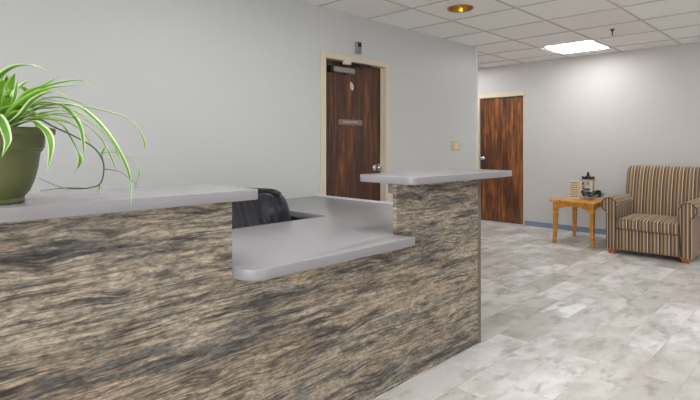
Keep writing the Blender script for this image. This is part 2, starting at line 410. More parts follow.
# corner bead, baseboards
bm = B(); box(bm, XC - .022, XC + .004, YW - .006, YW + .0, 0, ZC); box(bm, XC, XC + .004, YW - .006, YW + .03, 0, ZC); struct(obj('trim_1', bm, M['white']))
def cove(name, axis, a, b, face, sgn):
    bm = B(); h = .075
    prof = [(face, 0), (face + sgn * .016, 0), (face + sgn * .012, .006), (face + sgn * .007, .016), (face + sgn * .005, h - .004), (face + sgn * .003, h), (face, h)]
    if axis == 'Y': prism(bm, prof, 'Y', a, b)
    else: prism(bm, prof, 'X', a, b)
    struct(obj(name, bm, M['base']))
cove('baseboard_right', 'Y', YF, D2[0] - .022, XR, -1)
cove('baseboard_back', 'X', 4.08, XC - .03, YW, -1)
cove('baseboard_front', 'X', XL, XR, YF, 1)

# ---------------------------------------------------------------- door 1 (behind the counter)
x0, x1, zt = D1
d = struct(bpy.data.objects.new('door_1', None)); COL.objects.link(d); d.location = (x0, YW, 0)
def L(o, e): o.matrix_parent_inverse = Matrix.Translation(-Vector(e.location)); return o
def part(name, bm, mat, par, smooth=False, uvf=None):
    """mesh given in world coordinates, parented without moving"""
    o = obj(name, bm, mat, par, smooth, uvf=uvf)
    p = par; off = Vector((0, 0, 0))
    while p: off += p.location; p = p.parent
    o.location = (0, 0, 0)
    o.data.transform(Matrix.Translation(-off)); return o
bm = B(); fw = .063; pr = .016
box(bm, x0 - fw, x0, YW - pr, YW + .12, 0, zt + .055, .003); box(bm, x1, x1 + .075, YW - pr, YW + .12, 0, zt + .055, .003)
box(bm, x0, x1, YW - pr, YW + .12, zt, zt + .055, .003)
box(bm, x1 - .014, x1, YW + .028, YW + .052, 0, zt); box(bm, x0, x0 + .014, YW + .112, YW + .12, 0, zt)
part('frame', bm, M['cream'], d)
bm = B(); box(bm, x0 + .003, x1 - .004, YW + .06, YW + .104, .008, zt - .004, .002); leaf1 = part('leaf', bm, M['door1'], d)
YL = YW + .06
def knob(par, pos, dirv, s=1.0):
    bm = B(); tb = B()
    lathe(tb, [(.0, 0), (.034, 0), (.034, .006), (.026, .011), (.012, .014), (.011, .034), (.016, .04), (.027, .048), (.029, .058), (.026, .068), (.014, .075), (0.0005, .076)], n=24, cap=False)
    q = Vector((0, 0, 1)).rotation_difference(Vector(dirv)).to_matrix().to_4x4()
    bmesh.ops.transform(tb, matrix=Matrix.Translation(pos) @ q @ Matrix.Scale(s, 4), verts=tb.verts); merge(bm, tb)
    return part('knob', bm, M['chrome'], par, True)
knob(d, (3.90, YL, 1.005), (0, -1, 0), 1.05)
bm = B(); box(bm, 3.935, 3.985, YL - .004, YL + .0, .965, 1.045, .001); ball(bm, (3.955, YL - .012, 1.0), .018); part('latch_plate', bm, M['chrome'], d)['label'] = 'shiny round latch at the edge of the dark door'
# closer
cl = B(); box(cl, 3.27, 3.55, YL - .058, YL, 1.935, 1.985, .006); clo = part('closer_body', cl, M['grey'], d)
bm = B(); box(bm, 3.235, 3.27, YL - .05, YL, 1.925, 1.992, .006); lathe(bm, [(.016, 0), (.016, .03), (.01, .03), (.01, .046)], (3.44, YL - .03, 1.98), 16); lathe(bm, [(.012, 0), (.012, .02)], (3.44, YL - .03, 1.915), 16); part('closer_cap', bm, M['dark'], clo)
bm = B(); tube(bm, [(3.44, YL - .03, 2.018), (3.74, YL - .075, 2.032)], .009); tube(bm, [(3.74, YL - .075, 2.026), (3.40, YL - .085, 2.03)], .008); tube(bm, [(3.74, YL - .075, 2.01), (3.74, YL - .075, 2.036)], .012); part('closer_arm', bm, M['dark'], clo)
bm = B(); box(bm, 3.37, 3.455, YL - .10, YL - .062, 2.008, 2.043, .003); part('arm_bracket', bm, M['cream'], clo)
# pale hook
bm = B(); box(bm, 3.541, 3.556, YL - .005, YL, 1.80, 1.86, .002); tube(bm, spline([(3.548, YL - .004, 1.847), (3.548, YL - .022, 1.835), (3.548, YL - .03, 1.81), (3.548, YL - .018, 1.792), (3.548, YL - .006, 1.80)], 12), .007, 10); ball(bm, (3.548, YL - .02, 1.793), .014); part('hook', bm, M['white'], d)['label'] = 'small shiny white hook below the closer'
# name plate
bm = B(); box(bm, 3.378, 3.708, YL - .004, YL, 1.438, 1.490, .001); pl = part('name_plate', bm, M['plate'], d)
def text(body, size, mat, par, pos, rot, name='lettering', ext=.0006):
    cu = bpy.data.curves.new(name, 'FONT'); cu.body = body; cu.size = size; cu.extrude = ext; cu.align_x = 'CENTER'; cu.align_y = 'CENTER'
    tmp = bpy.data.objects.new('tmp', cu); COL.objects.link(tmp); bpy.context.view_layer.update()
    dg = bpy.context.evaluated_depsgraph_get(); me = bpy.data.meshes.new_from_object(tmp.evaluated_get(dg)); bpy.data.objects.remove(tmp)
    me.transform(Matrix.Translation(pos) @ rot.to_4x4()); bm = B(); bm.from_mesh(me); return part(name, bm, mat, par)
text('BUSINESS OFFICE', .0275, M['letters'], pl, (3.545, YL - .0048, 1.4655), Matrix.Rotation(PI / 2, 3, 'X'))

# ---------------------------------------------------------------- door 2 (right wall)
y0, y1, zt = D2
d = struct(bpy.data.objects.new('door_2', None)); COL.objects.link(d); d.location = (XR, y0, 0)
bm = B()
box(bm, XR - .008, XR + .12, y0 - .02, y0, 0, zt + .08, .003); box(bm, XR - .008, XR + .12, y1, y1 + .04, 0, zt + .08, .003); box(bm, XR - .008, XR + .12, y0, y1, zt, zt + .08, .003)
part('frame', bm, M['cream'], d)
bm = B(); box(bm, XR + .02, XR + .064, y0 + .004, y1 - .004, .008, zt - .004, .002); part('leaf', bm, M['door2'], d)
knob(d, (XR + .02, 4.295, 1.02), (-1, 0, 0), 1.0)

# ---------------------------------------------------------------- reception counter
XA, XB, XE = 1.039, 2.010, 2.842
cb = thing('reception_counter', 'weathered grey barnwood reception counter front stepping down in the middle', 'counter', (1.0, YP, 0))
bm = B()
PT = .024
prism(bm, [(-2, .0), (XE - .026, .0), (XE - .026, ZS0), (XB, ZS0), (XB, ZD0), (XA, ZD0), (XA, ZS0), (-2, ZS0)], 'Y', YP, YP + PT)
part('front_panel', bm, M['clad'], cb)
bm = B(); box(bm, XE - .0255, XE - .003, YP - .003, YP + PT, .0, ZS0); box(bm, XE - .034, XE - .0255, YP - .002, YP - .0002, 0, ZS0); part('corner_trim', bm, M['trimwood'], cb)
bm = B(); box(bm, XB + .004, XE - .03, YP + PT, YP + .06, .99, ZS0 - .0005); part('support_cleat', bm, M['trimwood'], cb)
bm = B(); box(bm, XE - .03, XE - .004, YP + PT, 3.43, 0, ZD0 - .0005); part('side_panel', bm, M['clad'], cb)
for x in (-1.4, -.5, .4):
    bm = B(); prism(bm, [(YP + PT, ZS0 - .0005), (YP + PT + .26, ZS0 - .0005), (YP + PT + .26, ZS0 - .04), (YP + PT, ZS0 - .24)], 'X', x, x + .03); part('ledge_bracket', bm, M['trimwood'], cb)

bm = B(); pts = rrect(-2, 1.087, 1.54, 1.97, .02, 4, (0, 1, 1, 0)); prism(bm, pts, 'Z', ZS0, ZS1, .003)
tag(autosmooth(obj('counter_ledge', bm, M['lam'])), 'long grey laminate ledge on the left counter, under the potted plant', 'countertop')
bm = B(); pts = rrect(2.0, 3.025, 1.535, 1.93, .05, 8, (1, 0, 0, 1)); prism(bm, pts, 'Z', ZS0, ZS1, .003)
tag(autosmooth(obj('counter_ledge', bm, M['lam'])), 'short grey laminate ledge on the right end post, before the doors', 'countertop')

wt = thing('desk_worktop', 'low grey laminate desk worktop with rounded corner between the raised ledges', 'desk worktop', (1.6, 2.0, ZD0))
fp = []
r = .095
for k in range(11):
    a = math.radians(180 + 90 * k / 10); fp.append((XA + .003 + r + r * math.cos(a), 1.545 + r + r * math.sin(a)))
rb = .012
for k in range(5):
    a = math.radians(270 + 90 * k / 4); fp.append((2.032 - rb + rb * math.cos(a), 1.545 + rb + rb * math.sin(a)))
fp += [(2.032, YP - .002), (XB - .003, YP - .002), (XB - .003, YP + PT + .002), (2.838, YP + PT + .002), (2.838, 1.84), (3.022, 1.84), (3.022, YW - .002), (2.235, YW - .002), (2.235, 2.42), (-2, 2.42), (-2, YP + PT + .002), (XA + .003, YP + PT + .002)]
bm = B(); prism(bm, fp, 'Z', ZD0, ZD1, .0025); autosmooth(part('top', bm, M['lam'], wt))
bm = B(); box(bm, 3.0225, 3.04, 1.84, YW - .002, ZD0, ZD1 + .014, .002); part('edge_strip', bm, M['lamedge'], wt)

# ---------------------------------------------------------------- office chair in the well
oc = thing('office_chair', 'black leather office chair behind the low desk worktop', 'chair', (1.89, 2.66, 0))
bx, by, top, W, rc = 1.89, 2.74, .95, .35, .08
def back_mesh():
    bm = B(); NU, NV = 40, 26; F, K = [], []
    for j in range(NV + 1):
        v = j / NV; z = .47 + (top - .47) * v; rowF, rowK = [], []
        dz = z - (top - rc); hw = W - (rc - math.sqrt(max(0, rc * rc - dz * dz)) if dz > 0 else 0) * .75
        hw -= .05 * max(0, .3 - v)
        for i in range(NU + 1):
            u = -1 + 2 * i / NU; x = u * hw
            lean = .15 * (v - .3) ** 2 + .03 * v
            curve = -.045 * (x / W) ** 2
            edge = max(0, 1 - abs(u) ** 6) * max(0, 1 - max(0, (v - .8) / .2) ** 3) ** .5
            seam = sum(.016 * math.exp(-((x - s) / .009) ** 2) for s in (-.2, .2))
            pl = .005 * math.sin(x * 95 + 2 * math.sin(v * 4)) * (abs(x) < .185) + .007 * math.sin(v * 19 + x * 7) * (abs(x) > .205)
            lump = .012 * math.sin(v * 8.5)
            pl *= max(0, 1 - abs(u) ** 8); lump *= max(0, 1 - abs(u) ** 4)
            yf = by + lean + curve + seam + pl + lump - .035 * edge
            yk = by + lean + curve + .02 + .045 * edge - seam - 1.6 * pl - .6 * lump
            rowF.append(bm.verts.new((bx + x, yf, z))); rowK.append(bm.verts.new((bx + x, yk, z)))
        F.append(rowF); K.append(rowK)
    for G in (F, K):
        for j in range(NV):
            for i in range(NU): bm.faces.new((G[j][i], G[j][i + 1], G[j + 1][i + 1], G[j + 1][i]))
    for j in range(NV):
        for i in (0, NU): bm.faces.new((F[j][i], F[j + 1][i], K[j + 1][i], K[j][i]))
    for i in range(NU):
        for j in (0, NV): bm.faces.new((F[j][i], F[j][i + 1], K[j][i + 1], K[j][i]))
    return bm
bk = part('backrest', back_mesh(), M['leather'], oc, True)
bm = B(); rim = []
for k in range(25):
    a = -1 + 2 * k / 24
    x = a * W * .93; q = max(0, abs(x) - (W - rc)); z = top - .004 - (rc - math.sqrt(max(0, rc * rc - q * q))) * .95
    v = (z - .47) / (top - .47); rim.append((bx + x, by + .012 + .16 * (v - .3) ** 2 + .03 * v - .045 * (x / W) ** 2, z))
tube(bm, rim, .02, 10); part('rim', bm, M['blackplastic'], bk, True)
bm = B(); box(bm, 1.63, 2.15, 2.2, 2.72, .42, .53, .045, 5); part('seat', bm, M['leather'], oc, True)
bm = B(); lathe(bm, [(.05, 0), (.05, .04), (.028, .05), (.028, .31)], (1.89, 2.5, .08), 20); box(bm, 1.80, 1.98, 2.38, 2.62, .385, .42, .004); tube(bm, [(1.89, 2.6, .40), (1.89, 2.79, .42), (1.89, 2.83, .6)], .022); part('column', bm, M['blackplastic'], oc)
for k in range(5):
    a = 2 * PI * k / 5 + .3; ca, sa = math.cos(a), math.sin(a)
    bm = B(); tube(bm, [(1.89 + .03 * ca, 2.5 + .03 * sa, .1), (1.89 + .28 * ca, 2.5 + .28 * sa, .075)], .024, 8, .016); lg = part('leg', bm, M['blackplastic'], oc)
    bm = B(); q = Matrix.Translation((1.89 + .28 * ca, 2.5 + .28 * sa, .029)) @ Matrix.Rotation(a, 4, 'Z') @ Matrix.Rotation(PI / 2, 4, 'X')
    for o2 in (-.022, .006):
        tb = B(); lathe(tb, [(.028, 0), (.028, .016)], (0, 0, o2), 18); bmesh.ops.transform(tb, matrix=q, verts=tb.verts); merge(bm, tb)
    part('caster', bm, M['blackplastic'], lg)

oc.location = (2.03, 2.885, 0); oc.rotation_euler.z = math.radians(100)

# ---------------------------------------------------------------- ceiling fittings
def panel(x, y, label, group=None):
    t = thing('ceiling_light', label, 'ceiling light', (x, y, ZC), group)
    bm = B(); a, b = .63 / 2, .62 / 2
    for s in (-1, 1):
        box(bm, x + s * a - (.018 if s > 0 else 0), x + s * a + (0 if s > 0 else .018), y - b, y + b, ZC - .007, ZC - .0006)
        box(bm, x - a, x + a, y + s * b - (.018 if s > 0 else 0), y + s * b + (0 if s > 0 else .018), ZC - .007, ZC - .0006)
    part('frame', bm, M['white'], t)
    bm = B(); box(bm, x - a + .017, x + a - .017, y - b + .017, y + b - .017, ZC - .005, ZC - .0008); part('diffuser', bm, M['light'], t)
panel(6.71, 2.505, 'square glowing white light panel in the tiled ceiling near the right wall')
for px, py in ((3.393, .465), (2.073, 1.845), (.753, 1.155), (-1.227, 1.845), (5.373, -.225), (5.373, -1.605), (6.693, 4.605)):  # unseen panels, added and placed to reach the room's brightness
    panel(px, py, 'unseen square white ceiling light panel added to brighten the room', 'added unseen ceiling light panels')
dl = thing('recessed_downlight', 'round gold recessed downlight in a ceiling tile', 'ceiling light', (DLX, DLY, ZC))
bm = B(); lathe(bm, [(DLR - .006, .01), (DLR - .006, -.002), (DLR + .012, -.006), (DLR + .018, .0), (DLR + .016, .0075)], (DLX, DLY, ZC), 40, False); part('trim_ring', bm, M['bronze'], dl, True)
bm = B(); lathe(bm, [(DLR - .006, .0), (DLR - .012, .03), (.075, .08), (.05, .12), (.0005, .125)], (DLX, DLY, ZC), 40, False); part('reflector', bm, M['gold'], dl, True)
bm = B(); ball(bm, (DLX, DLY, ZC + .085), .035); part('bulb', bm, M['white'], dl, True)
fsp = thing('fire_sprinkler', 'small dark sprinkler head hanging from the ceiling right of the light panel', 'sprinkler', (5.955, 1.849, ZC))
bm = B(); lathe(bm, [(.0005, .0075), (.024, .0075), (.024, .003), (.016, -.006), (.009, -.01)], (5.955, 1.849, ZC), 20, False); part('escutcheon', bm, M['dark'], fsp, True)
bm = B(); lathe(bm, [(.008, -.008), (.008, -.03), (.005, -.03), (.005, -.055)], (5.955, 1.849, ZC), 14)
for s in (-1, 1): tube(bm, [(5.955 + s * .007, 1.849, ZC - .026), (5.955 + s * .011, 1.849, ZC - .04), (5.955 + s * .004, 1.849, ZC - .056)], .003, 6)
part('body', bm, M['dark'], fsp)
bm = B(); lathe(bm, [(.013, -.058), (.013, -.055)], (5.955, 1.849, ZC), 16); part('deflector', bm, M['dark'], fsp)

# wall fittings
ws = thing('wall_sensor', 'small grey box on the wall above the door frame', 'sensor', (3.577, YW, 2.13))
bm = B(); box(bm, 3.545, 3.607, YW - .034, YW, 2.135, 2.25, .004); part('housing', bm, M['grey'], ws)
bm = B(); box(bm, 3.553, 3.599, YW - .037, YW - .0335, 2.20, 2.24, .001); part('lens', bm, M['dark'], ws)
sw = thing('light_switch', 'cream light switch plate on the wall beside the far corner', 'light switch', (5.31, YW, 1.22))
bm = B(); box(bm, 5.23, 5.40, YW - .008, YW, 1.168, 1.29, .003); part('plate', bm, M['ivory2'], sw)
bm = B(); box(bm, 5.275, 5.355, YW - .014, YW - .0075, 1.19, 1.268, .003); part('rocker', bm, M['ivory'], sw)

# ---------------------------------------------------------------- side table
TX0, TX1, TY0, TY1, TH = 6.335, 7.09, 2.155, 2.715, .55
tb_ = thing('side_table', 'honey oak side table with arched apron beside the striped armchair', 'table', ((TX0 + TX1) / 2, (TY0 + TY1) / 2, 0))
bm = B(); prism(bm, rrect(TX0, TX1, TY0, TY1, .012, 4), 'Z', TH - .026, TH, .006, 3); autosmooth(part('tabletop', bm, M['oak'], tb_))
lx0, lx1, ly0, ly1 = TX0 + .04, TX1 - .04, TY0 + .035, TY1 - .035
def leg(cx, cy, sx, sy):
    bm = B(); rings = []
    for z, w, o in ((TH - .0265, .052, 0), (.36, .05, 0), (.2, .043, 0), (.1, .038, .003), (.04, .034, .007), (.0, .033, .011)):
        # outer corner fixed while the inner faces taper, then flare outwards
        ax, ay = cx + sx * o * .6, cy + sy * o * .6
        rings.append([bm.verts.new((ax - sx * a * w, ay - sy * b * w, z)) for a, b in ((0, 0), (1, 0), (1, 1), (0, 1))])
    for a, b in zip(rings, rings[1:]):
        for i in range(4): bm.faces.new((a[i], a[(i + 1) % 4], b[(i + 1) % 4], b[i]))
    bm.faces.new(rings[0]); bm.faces.new(rings[-1])
    return bm
for cx, sx in ((lx0, -1), (lx1, 1)):
    for cy, sy in ((ly0, -1), (ly1, 1)): part('leg', leg(cx, cy, sx, sy), M['oak'], tb_)
def arch(a, b):
    pts = [(a, TH - .0265), (b, TH - .0265), (b, TH - .125)]
    for k in range(13):
        u = k / 12; pts.append((b + (a - b) * u, TH - .125 + .05 * math.sin(PI * u) ** .7))
    return pts + [(a, TH - .125)][:0]
for x in (lx0 + .008, lx1 - .026): bm = B(); prism(bm, arch(ly0 + .0525, ly1 - .0525), 'X', x, x + .018); part('apron', bm, M['oak'], tb_)
for y in (ly0 + .008, ly1 - .026): bm = B(); prism(bm, arch(lx0 + .0525, lx1 - .0525), 'Y', y, y + .018); part('apron', bm, M['oak'], tb_)

# on the table: text block, lantern, pot, sprig
vt = (FW - Vector((0, 0, 0)))
bx0, by0 = 6.60, 2.50
tbk = thing('text_block', 'upright cream block printed with rows of small text on the side table', 'sign', (bx0, by0, TH))
ang = math.radians(44)                       # its face looks towards the middle of the room
bm = B(); box(bm, -.018, .018, -.056, .056, 0, .235, .002); bmesh.ops.rotate(bm, cent=(0, 0, 0), matrix=Matrix.Rotation(math.radians(18), 3, 'Z'), verts=bm.verts); obj('board', bm, M['block'], tbk)
bm = B(); rng = random.Random(3)
for k in range(7):
    z = .208 - k * .029; y = .046
    while y > -.044:
        w = rng.uniform(.008, .02); w = min(w, y + .046)
        box(bm, -.0187, -.0178, y - w, y, z - .006, z + .005); y -= w + .005
bmesh.ops.rotate(bm, cent=(0, 0, 0), matrix=Matrix.Rotation(math.radians(18), 3, 'Z'), verts=bm.verts); obj('text_rows', bm, M['ink'], tbk)
lxc, lyc = 6.95, 2.455
ln = thing('lantern', 'white glass sided candle lantern with black crown top on the side table', 'lantern', (lxc, lyc, TH))
w = .062
bm = B(); box(bm, -w - .008, w + .008, -w - .008, w + .008, 0, .02, .003)
for sx in (-1, 1):
    for sy in (-1, 1): box(bm, sx * w - .013, sx * w + .013, sy * w - .013, sy * w + .013, .02, .215)
box(bm, -w - .009, w + .009, -w - .009, w + .009, .215, .225, .002); obj('body', bm, M['lantern'], ln)
bm = B(); box(bm, -w - .012, w + .012, -w - .012, w + .012, .225, .242, .003); obj('trim_band', bm, M['tan'], ln)
bm = B()
for s in (-1, 1): box(bm, s * w - .0015, s * w + .0015, -w + .013, w - .013, .02, .215); box(bm, -w + .013, w - .013, s * w - .0015, s * w + .0015, .02, .215)
obj('pane', bm, M['glass'], ln)
bm = B(); lathe(bm, [(.04, .02), (.04, .16), (.034, .163), (.001, .16)], n=20, cap=False); cd = obj('candle', bm, M['candle'], ln, True)
bm = B(); tube(bm, [(0, 0, .16), (.002, 0, .178)], .0018, 6); obj('wick', bm, M['black'], cd)
bm = B(); lathe(bm, [(.066, .242), (.07, .248), (.05, .265), (.022, .276), (.016, .283), (.022, .29), (.012, .305), (.006, .31)], n=18)
for k in range(8): a = 2 * PI * k / 8; ball(bm, (.068 * math.cos(a),   .068 * math.sin(a), .262), .015, u=10, v=8)
obj('crown_top', bm, M['black'], ln); bm = B(); ball(bm, (0, 0, .318), .015, u=12, v=8); obj('finial', bm, M['black'], ln)
bm = B(); ball(bm, (-w - .012, .04, .185), .012, u=10, v=8); obj('latch', bm, M['black'], ln)
def oval_leaf(bm, c, d, up, ln_, wd):
    d = Vector(d).normalized(); up = Vector(up).normalized(); s = d.cross(up).normalized(); n = s.cross(d); c = Vector(c); tb = B(); rows = []
    for k in range(7):
        u = k / 6; ww = wd * math.sin(PI * min(max(u, .04), .97)) ** .8; p = c + d * ln_ * u + n * (-.25 * ln_ * u * u)
        rows.append([tb.verts.new(p - s * ww + n * .15 * ww), tb.verts.new(p), tb.verts.new(p + s * ww + n * .15 * ww)])
    for a, b in zip(rows, rows[1:]):
        for i in range(2): tb.faces.new((a[i], a[i + 1], b[i + 1], b[i]))
    bmesh.ops.solidify(tb, geom=tb.faces[:], thickness=.0012); merge(bm, tb)
pp = thing('potted_plant', 'small pale blue pot of dark green leaves in front of the lantern', 'plant', (6.64, 2.36, TH))
bm = B(); lathe(bm, [(.02, 0), (.03, .01), (.034, .035), (.03, .052), (.026, .052), (.024, .04), (.0005, .04)], n=20, cap=False); obj('pot', bm, M['bluepot'], pp, True)
rng = random.Random(11)
bm = B()
for k in range(5):
    a = k * 1.3; tube(bm, [(.008 * math.cos(a), .008 * math.sin(a), .04), (.03 * math.cos(a), .03 * math.sin(a), .09 + .012 * k)], .0018, 5)
obj('stem', bm, M['dkleaf'], pp)
for k in range(26):
    a = rng.uniform(0, 2 * PI); z = rng.uniform(.05, .13); rr = rng.uniform(.005, .032)
    bm = B(); oval_leaf(bm, (rr * math.cos(a), rr * math.sin(a), z), (math.cos(a), math.sin(a), rng.uniform(-.3, .7)), (0, 0, 1), rng.uniform(.04, .06), .027); obj('leaf', bm, M['dkleaf'], pp)
sg = thing('leafy_sprig', 'trailing green leafy sprig on the right end of the side table', 'greenery', (6.77, 2.30, TH))
bm = B(); stem = spline([(-.02, .055, .012), (0, .02, .03), (.0, -.02, .035), (.0, -.06, .02)], 10); tube(bm, stem, .003, 6); obj('stem', bm, M['dkleaf'], sg)
for k in range(46):
    p = stem[k % 11]; a = rng.uniform(0, 2 * PI); bm = B(); oval_leaf(bm, (p.x + rng.uniform(-.02, .02), p.y + rng.uniform(-.01, .01), p.z + rng.uniform(.006, .065)), (math.cos(a), math.sin(a) * .8, rng.uniform(.1, .6)), (0, 0, 1), rng.uniform(.05, .08), .03)
    obj('leaf', bm, M['ltleaf'] if k % 2 == 0 else M['dkleaf'], sg)

# ---------------------------------------------------------------- striped armchair
CY = 1.58
ac = thing('armchair', 'brown and cream striped upholstered armchair with rolled arms against the right wall', 'armchair', (6.65, CY, 0))
def uy(co, n): return (co.y + 6.65, co.z)
def part_s(name, bm, uvf): return part(name, bm, M['stripe'], ac, True, uvf)
AY0, AY1 = 1.10, 2.06
XF = 6.2
IN = .306                                   # arm inner face from centre
bm = B(); box(bm, XF + .012, 7.0, CY - IN + .001, CY + IN - .001, .055, .285, .012, 3); autosmooth(part_s('base', bm, lambda c, n: (c.y, c.z)))
bm = B(); tube(bm, [(XF + .011, CY - IN + .01, .235), (XF + .011, CY + IN - .01, .235)], .004, 6); part_s('base_seam', bm, lambda c, n: (c.y, c.z))
def cushion(x0, x1, y0, y1, z0, z1, bev, crown, axis):
    tb = B(); nx, ny, nz = 10, 12, 4
    bmesh.ops.create_cube(tb, size=1); bmesh.ops.bevel(tb, geom=tb.edges[:], offset=.001, segments=1, affect='EDGES'); tb.free()
    bm = B(); box(bm, x0, x1, y0, y1, z0, z1, bev, 4)
    bmesh.ops.subdivide_edges(bm, edges=[e for e in bm.edges if e.calc_length() > .12], cuts=8, use_grid_fill=True)
    for v in bm.verts:
        u, w2, h = (v.co.x - x0) / (x1 - x0), (v.co.y - y0) / (y1 - y0), (v.co.z - z0) / (z1 - z0)
        if axis == 'z': v.co.z += crown * math.sin(PI * min(max(u, 0), 1)) * math.sin(PI * min(max(w2, 0), 1)) * h
        else: v.co.x -= crown * math.sin(PI * min(max(h, 0), 1)) * math.sin(PI * min(max(w2, 0), 1)) * (1 - u)
    return bm
sc = part_s('seat_cushion', cushion(XF - .012, 6.86, CY - IN + .003, CY + IN - .003, .288, .412, .028, .022, 'z'), lambda c, n: (c.y, c.z))
bm = B()
for z in (.306, .395): tube(bm, [(XF - .011, CY - IN + .02, z), (XF - .011, CY + IN - .02, z)], .005, 6)
part('piping', bm, M['stripe'], sc, True, lambda c, n: (c.y, c.z))
bm = cushion(6.76, 6.98, AY0 + .085, AY1 - .085, .29, .985, .055, .035, 'x')
for v in bm.verts: v.co.x += .2 * (v.co.z - .4) + (.0 if v.co.z < .8 else .5 * (v.co.z - .8) ** 2)
part_s('backrest', bm, lambda c, n: (c.y, c.z))
def arm(s):
    """rolled arm, s=+1 on the far side, -1 on the near side; profile in local (y outwards, z)"""
    inn, outp, R, cz = IN, IN + .112, .09, .554
    cyc = inn + .078
    pts = [(inn, .055), (inn, cz - .01)]
    for k in range(21):
        a = math.radians(176 - k * (176 + 62) / 20); pts.append((cyc + R * math.cos(a), cz + R * math.sin(a)))
    pts += [(outp, cz - R * .95), (outp, .055)]
    P = [(CY + s * y, z) for y, z in pts]
    bm = B(); prism(bm, P, 'X', XF, 7.03, .012, 3)
    # arc length around the roll for the stripes
    acc = [0]
    for a, b in zip(P, P[1:]): acc.append(acc[-1] + math.dist(a, b))
    def uvf(c, n):
        if abs(n.x) > .6: return (c.y, c.z)
        if abs(n.y) > .985: return (c.x + .03, c.z)
        w = Vector((c.y, c.z)); best = (9, 0)
        for i in range(len(P) - 1):
            a, b = Vector(P[i]), Vector(P[i + 1]); u = max(0, min(1, (w - a).dot(b - a) / (b - a).length_squared)); dd = (a + (b - a) * u - w).length
            if dd < best[0]: best = (dd, acc[i] + u * (acc[i + 1] - acc[i]))
        return (best[1] * 2.3 + .02, c.x)
    o = autosmooth(part_s('arm', bm, uvf), 40)
    bm = B(); ring = [(XF - .001, CY + s * (cyc + (R - .012) * math.cos(math.radians(a))), cz + (R - .012) * math.sin(math.radians(a))) for a in range(-60, 181, 15)]
    tube(bm, [(XF - .001, CY + s * (outp - .012), .07), (XF - .001, CY + s * (outp - .012), cz - R)] + ring + [(XF - .001, CY + s * (inn + .012), .07)], .0045, 6)
    part('welt', bm, M['weltmat'], o, True, lambda c, n: (c.y, c.z))
arm(1); arm(-1)
for x in (XF + .015, 6.93):
    for y in (CY - IN - .085, CY + IN + .02):
        bm = B(); tb = B(); bmesh.ops.create_cone(tb, cap_ends=True, segments=4, radius1=.042, radius2=.052, depth=.055, matrix=Matrix.Translation((x + .035, y + .033, .0275)) @ Matrix.Rotation(PI / 4, 4, 'Z')); merge(bm, tb)
        part('foot', bm, M['foot'], ac)

# ---------------------------------------------------------------- spider plant
PX, PY = .297, 1.69
sp = thing('spider_plant', 'variegated spider plant in an olive green pot on the left counter ledge', 'plant', (PX, PY, ZS1))
bm = B()
lathe(bm, [(.0005, .0), (.074, .0), (.078, .004), (.078, .012), (.076, .016), (.09, .034), (.102, .065), (.110, .1), (.115, .14), (.121, .146), (.121, .150), (.125, .154), (.127, .182), (.130, .189), (.150, .191), (.153, .195), (.153, .206), (.150, .210), (.128, .210), (.124, .2), (.12, .185), (.0005, .185)], n=56, cap=False)
pot = obj('pot', bm, M['pot'], sp, True); autosmooth(pot, 30)
bm = B(); lathe(bm, [(.119, .1865), (.06, .193), (.0005, .196)], n=32, cap=False); obj('soil', bm, M['soil'], sp)
def at(px, py, fw):
    p = FW * fw + RT * ((px - 350) / 505 * fw); return Vector((p.x - PX, p.y - PY, H - (py - 145) / 505 * fw - ZS1))
CR = Vector((0, 0, .195))
def leaf(pts, w, mat=None, n=22, parent=None, name='leaf', fold=.35, twist=0):
    c = spline(pts, n); tb = B(); uv = tb.loops.layers.uv.verify(); rows = []; w = w * 1.5
    for k, p in enumerate(c):
        u = k / n; d = (c[min(k + 1, n)] - c[max(k - 1, 0)]).normalized()
        s = d.cross(Vector((0, 0, 1)))
        if s.length < .25: s = s + RT * .6
        s.normalize(); nn = s.cross(d).normalized()
        if twist: s = (Matrix.Rotation(twist * u, 3, d) @ s); nn = s.cross(d).normalized()
        ww = w * (.55 + .45 * min(1, u / .25)) * (1 - max(0, (u - .45) / .55) ** 1.8) + .0004
        rows.append([(p - s * ww + nn * fold * ww, 0), (p - s * ww * .5 + nn * fold * .3 * ww, .25), (p, .5), (p + s * ww * .5 + nn * fold * .3 * ww, .75), (p + s * ww + nn * fold * ww, 1)])
    V = [[(tb.verts.new(q), a) for q, a in r] for r in rows]
    for a, b in zip(V, V[1:]):
        for i in range(4):
            f = tb.faces.new((a[i][0], a[i + 1][0], b[i + 1][0], b[i][0]))
            for lp in f.loops:
                for vv, uu in (a[i], a[i + 1], b[i], b[i + 1]):
                    if lp.vert is vv: lp[uv].uv = (uu, 0)
    me = bpy.data.meshes.new(name); tb.to_mesh(me); tb.free()
    for p in me.polygons: p.use_smooth = True
    me.materials.append(mat or M['leaf']); o = bpy.data.objects.new(name, me); COL.objects.link(o); o.parent = parent or sp; return o
G = M['leafg']
